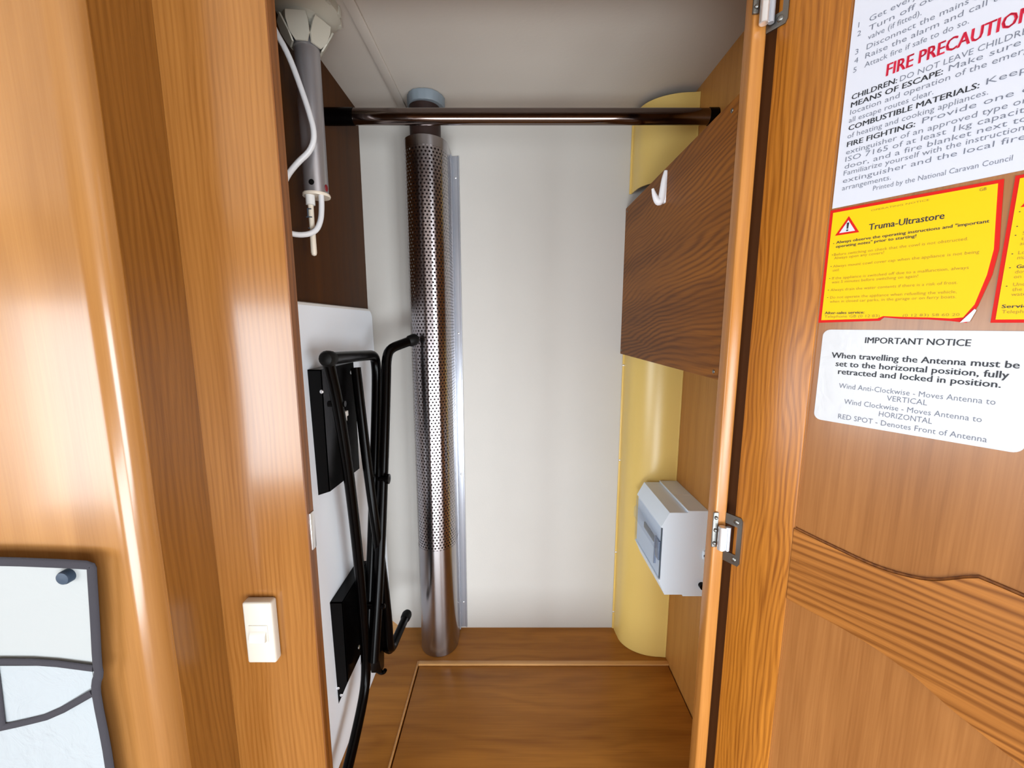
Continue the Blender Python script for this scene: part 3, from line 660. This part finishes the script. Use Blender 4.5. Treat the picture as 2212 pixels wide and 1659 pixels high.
# 2 yellow warning stickers
def triangle(cx, z0, z1, hw, y, parent):
    flat([(cx-hw, z0), (cx+hw, z0), (cx, z1)], y, 'warning_triangle', M_red, parent, 0.0002)
    k = 0.66; zc = z0+(z1-z0)/3
    flat([(cx+(q[0])*hw*k, zc+(q[1]-zc)*k) for q in ((-1, z0), (1, z0), (0, z1))], y-0.00015, 'triangle_field', M_paper, parent, 0.0001)
    flat([(cx-.0006, z0+.0050), (cx+.0006, z0+.0050), (cx+.0010, z0+.0108), (cx-.0010, z0+.0108)], y-0.0003, 'exclamation_mark', M_ink, parent, 0.0001)
    flat([(cx-.0008, z0+.0028), (cx+.0008, z0+.0028), (cx+.0008, z0+.0042), (cx-.0008, z0+.0042)], y-0.0003, 'exclamation_mark', M_ink, parent, 0.0001)
ws = sticker('warning_sticker', 'yellow warning sticker with torn lower edge and peeling corner on the door', 'sticker', (0.125, FY, 0.06))
out = [(.0662, .0018), (.1165, .0036), (.1195, .0068), (.1320, .0052), (.1500, .0045), (.1640, .0030), (.1735, .0014), (.1785, .0155), (.1835, .0400), (.1848, .0600), (.1830, .0850), (.1812, .1135), (.0662, .1155)]
flat(out, SY-0.0003, 'red_border', M_red, ws)
inn = [(.0690, .0046), (.1150, .0058), (.1190, .0080), (.1320, .0070), (.1500, .0062), (.1640, .0052), (.1712, .0060), (.1765, .0165), (.1806, .0400), (.1820, .0600), (.1802, .0850), (.1784, .1108), (.0690, .1127)]
flat(inn, SY-0.0006, 'yellow_field', M_yel, ws, 0.0003)
flat([(.1698, .0016), (.1755, .0026), (.1782, .0118), (.1770, .0128)], SY-0.0010, 'peeled_corner', M_paper, ws, 0.0003)
YT_ = SY-0.00085
triangle(.0828, .0896, .1066, .0098, YT_, ws)
printed([('Truma-Ultrastore', .0999, .1508, .0899, .0058, True)], YT_, 'heading', M_ink, ws)
hb = .0027
printed([('Always observe the operating instructions and "important', .0747, .1772, .0814, hb, True), ('operating notes" prior to starting!', .0748, .1346, .0774, hb, True), ('After-sales service:', .0716, .1045, .0107, hb, True)]
        +[('.', .0722, None, z, .004, True) for z in (.0818, .0706, .0590, .0470, .0352, .0276)], YT_, 'bold_print', M_ink, ws)
for para in ([('Before switching on check that the cowl is not obstructed.', .0740, .1670, .0695, hb, False), ('Always open any covers!', .0744, .1136, .0660, hb, False)],
             [('Always mount cowl cover cap when the appliance is not being', .0742, .1745, .0579, hb, False), ('used.', .0743, .0800, .0540, hb, False)],
             [('If the appliance is switched off due to a malfunction, always', .0746, .1700, .0459, hb, False), ('wait 5 minutes before switching on again!', .0747, .1396, .0419, hb, False)],
             [('Always drain the water contents if there is a risk of frost.', .0744, .1648, .0341, hb, False)],
             [('Do not operate the appliance when refuelling the vehicle,', .0748, .1652, .0265, hb, False), ('when in closed car parks, in the garage or on ferry boats.', .0749, .1653, .0223, hb, False)],
             [('Telephone GB (0 12 83)', .0717, .1165, .0070, hb, False)], [('(0 12 83) 58 60 20', .1330, .1690, .0072, hb*0.9, False)], [('OPERATING NOTICE', .0998, .1398, .1072, .0016, False)]):
    printed(para, YT_, 'printed_paragraph', M_inky, ws)
printed([('GB', .1690, .1728, .1072, .0024, True)], YT_, 'country_code', M_inky, ws)
w2 = sticker('warning_sticker', 'second yellow warning sticker at the right edge of the picture', 'sticker', (0.245, FY, 0.06))
flat([(.1868, .0014), (.2980, .0014), (.2980, .1140), (.1868, .1140)], SY-0.0003, 'red_border', M_red, w2)
flat([(.1893, .0040), (.2955, .0040), (.2955, .1114), (.1893, .1114)], SY-0.0006, 'yellow_field', M_yel, w2, 0.0003)
triangle(.2020, .0896, .1066, .0098, YT_, w2)
printed([('.', .1918, None, z, .004, True) for z in (.0860, .0752, .0685, .0545, .0440, .0298)]+[('Ga', .1955, None, .0434, hb, True), ('Service:', .1915, .2080, .0130, hb, True)], YT_, 'bold_print', M_ink, w2)
for para in ([('S', .1958, None, .0752, hb, False)], [('S', .1955, None, .0685, hb, False), ('th', .1953, None, .0645, hb, False), ('ar', .1951, None, .0608, hb, False)],
             [('Lo', .1951, None, .0540, hb, False), ('ma', .1951, None, .0502, hb, False)], [('dow', .1952, None, .0395, hb, False), ('on so', .1950, None, .0358, hb, False)],
             [('Und', .1953, None, .0298, hb, False), ('the w', .1953, None, .0260, hb, False), ('water', .1953, None, .0222, hb, False)], [('Telephone', .1920, .2090, .0088, hb, False)]):
    printed(para, YT_, 'printed_paragraph', M_inky, w2)
# 3 antenna notice
an = sticker('antenna_notice', 'white rounded antenna notice sticker below the yellow warning sticker', 'notice', (0.143, FY, -0.053))
pts = []
for cx, cz, a0 in ((.0785, -.0120, 180), (.2090, -.0120, 90), (.2090, -.0950, 0), (.0785, -.0950, -90)):
    for i in range(7):
        a = math.radians(a0-90*i/6); pts.append((cx+.0068*math.cos(a), cz+.0068*math.sin(a)))
flat(pts, SY, 'sheet', M_silver, an)
printed([('IMPORTANT NOTICE', .1078, .1780, -.0181, .0058, True), ('When travelling the Antenna must be', .0817, .2058, -.0344, .0058, True), ('set to the horizontal position, fully', .0861, .2014, -.0428, .0058, True), ('retracted and locked in position.', .0890, .1981, -.0508, .0058, True)], TY, 'bold_print', M_ink, an)
printed([('Wind Anti-Clockwise - Moves Antenna to', .0910, .1970, -.0652, .0052, False), ('VERTICAL', .1297, .1576, -.0724, .0052, False), ('Wind Clockwise - Moves Antenna to', .0970, .1913, -.0810, .0052, False), ('HORIZONTAL', .1256, .1625, -.0885, .0052, False), ('RED SPOT - Denotes Front of Antenna', .0935, .1960, -.0972, .0052, False)], TY, 'body_print', M_inkg, an)
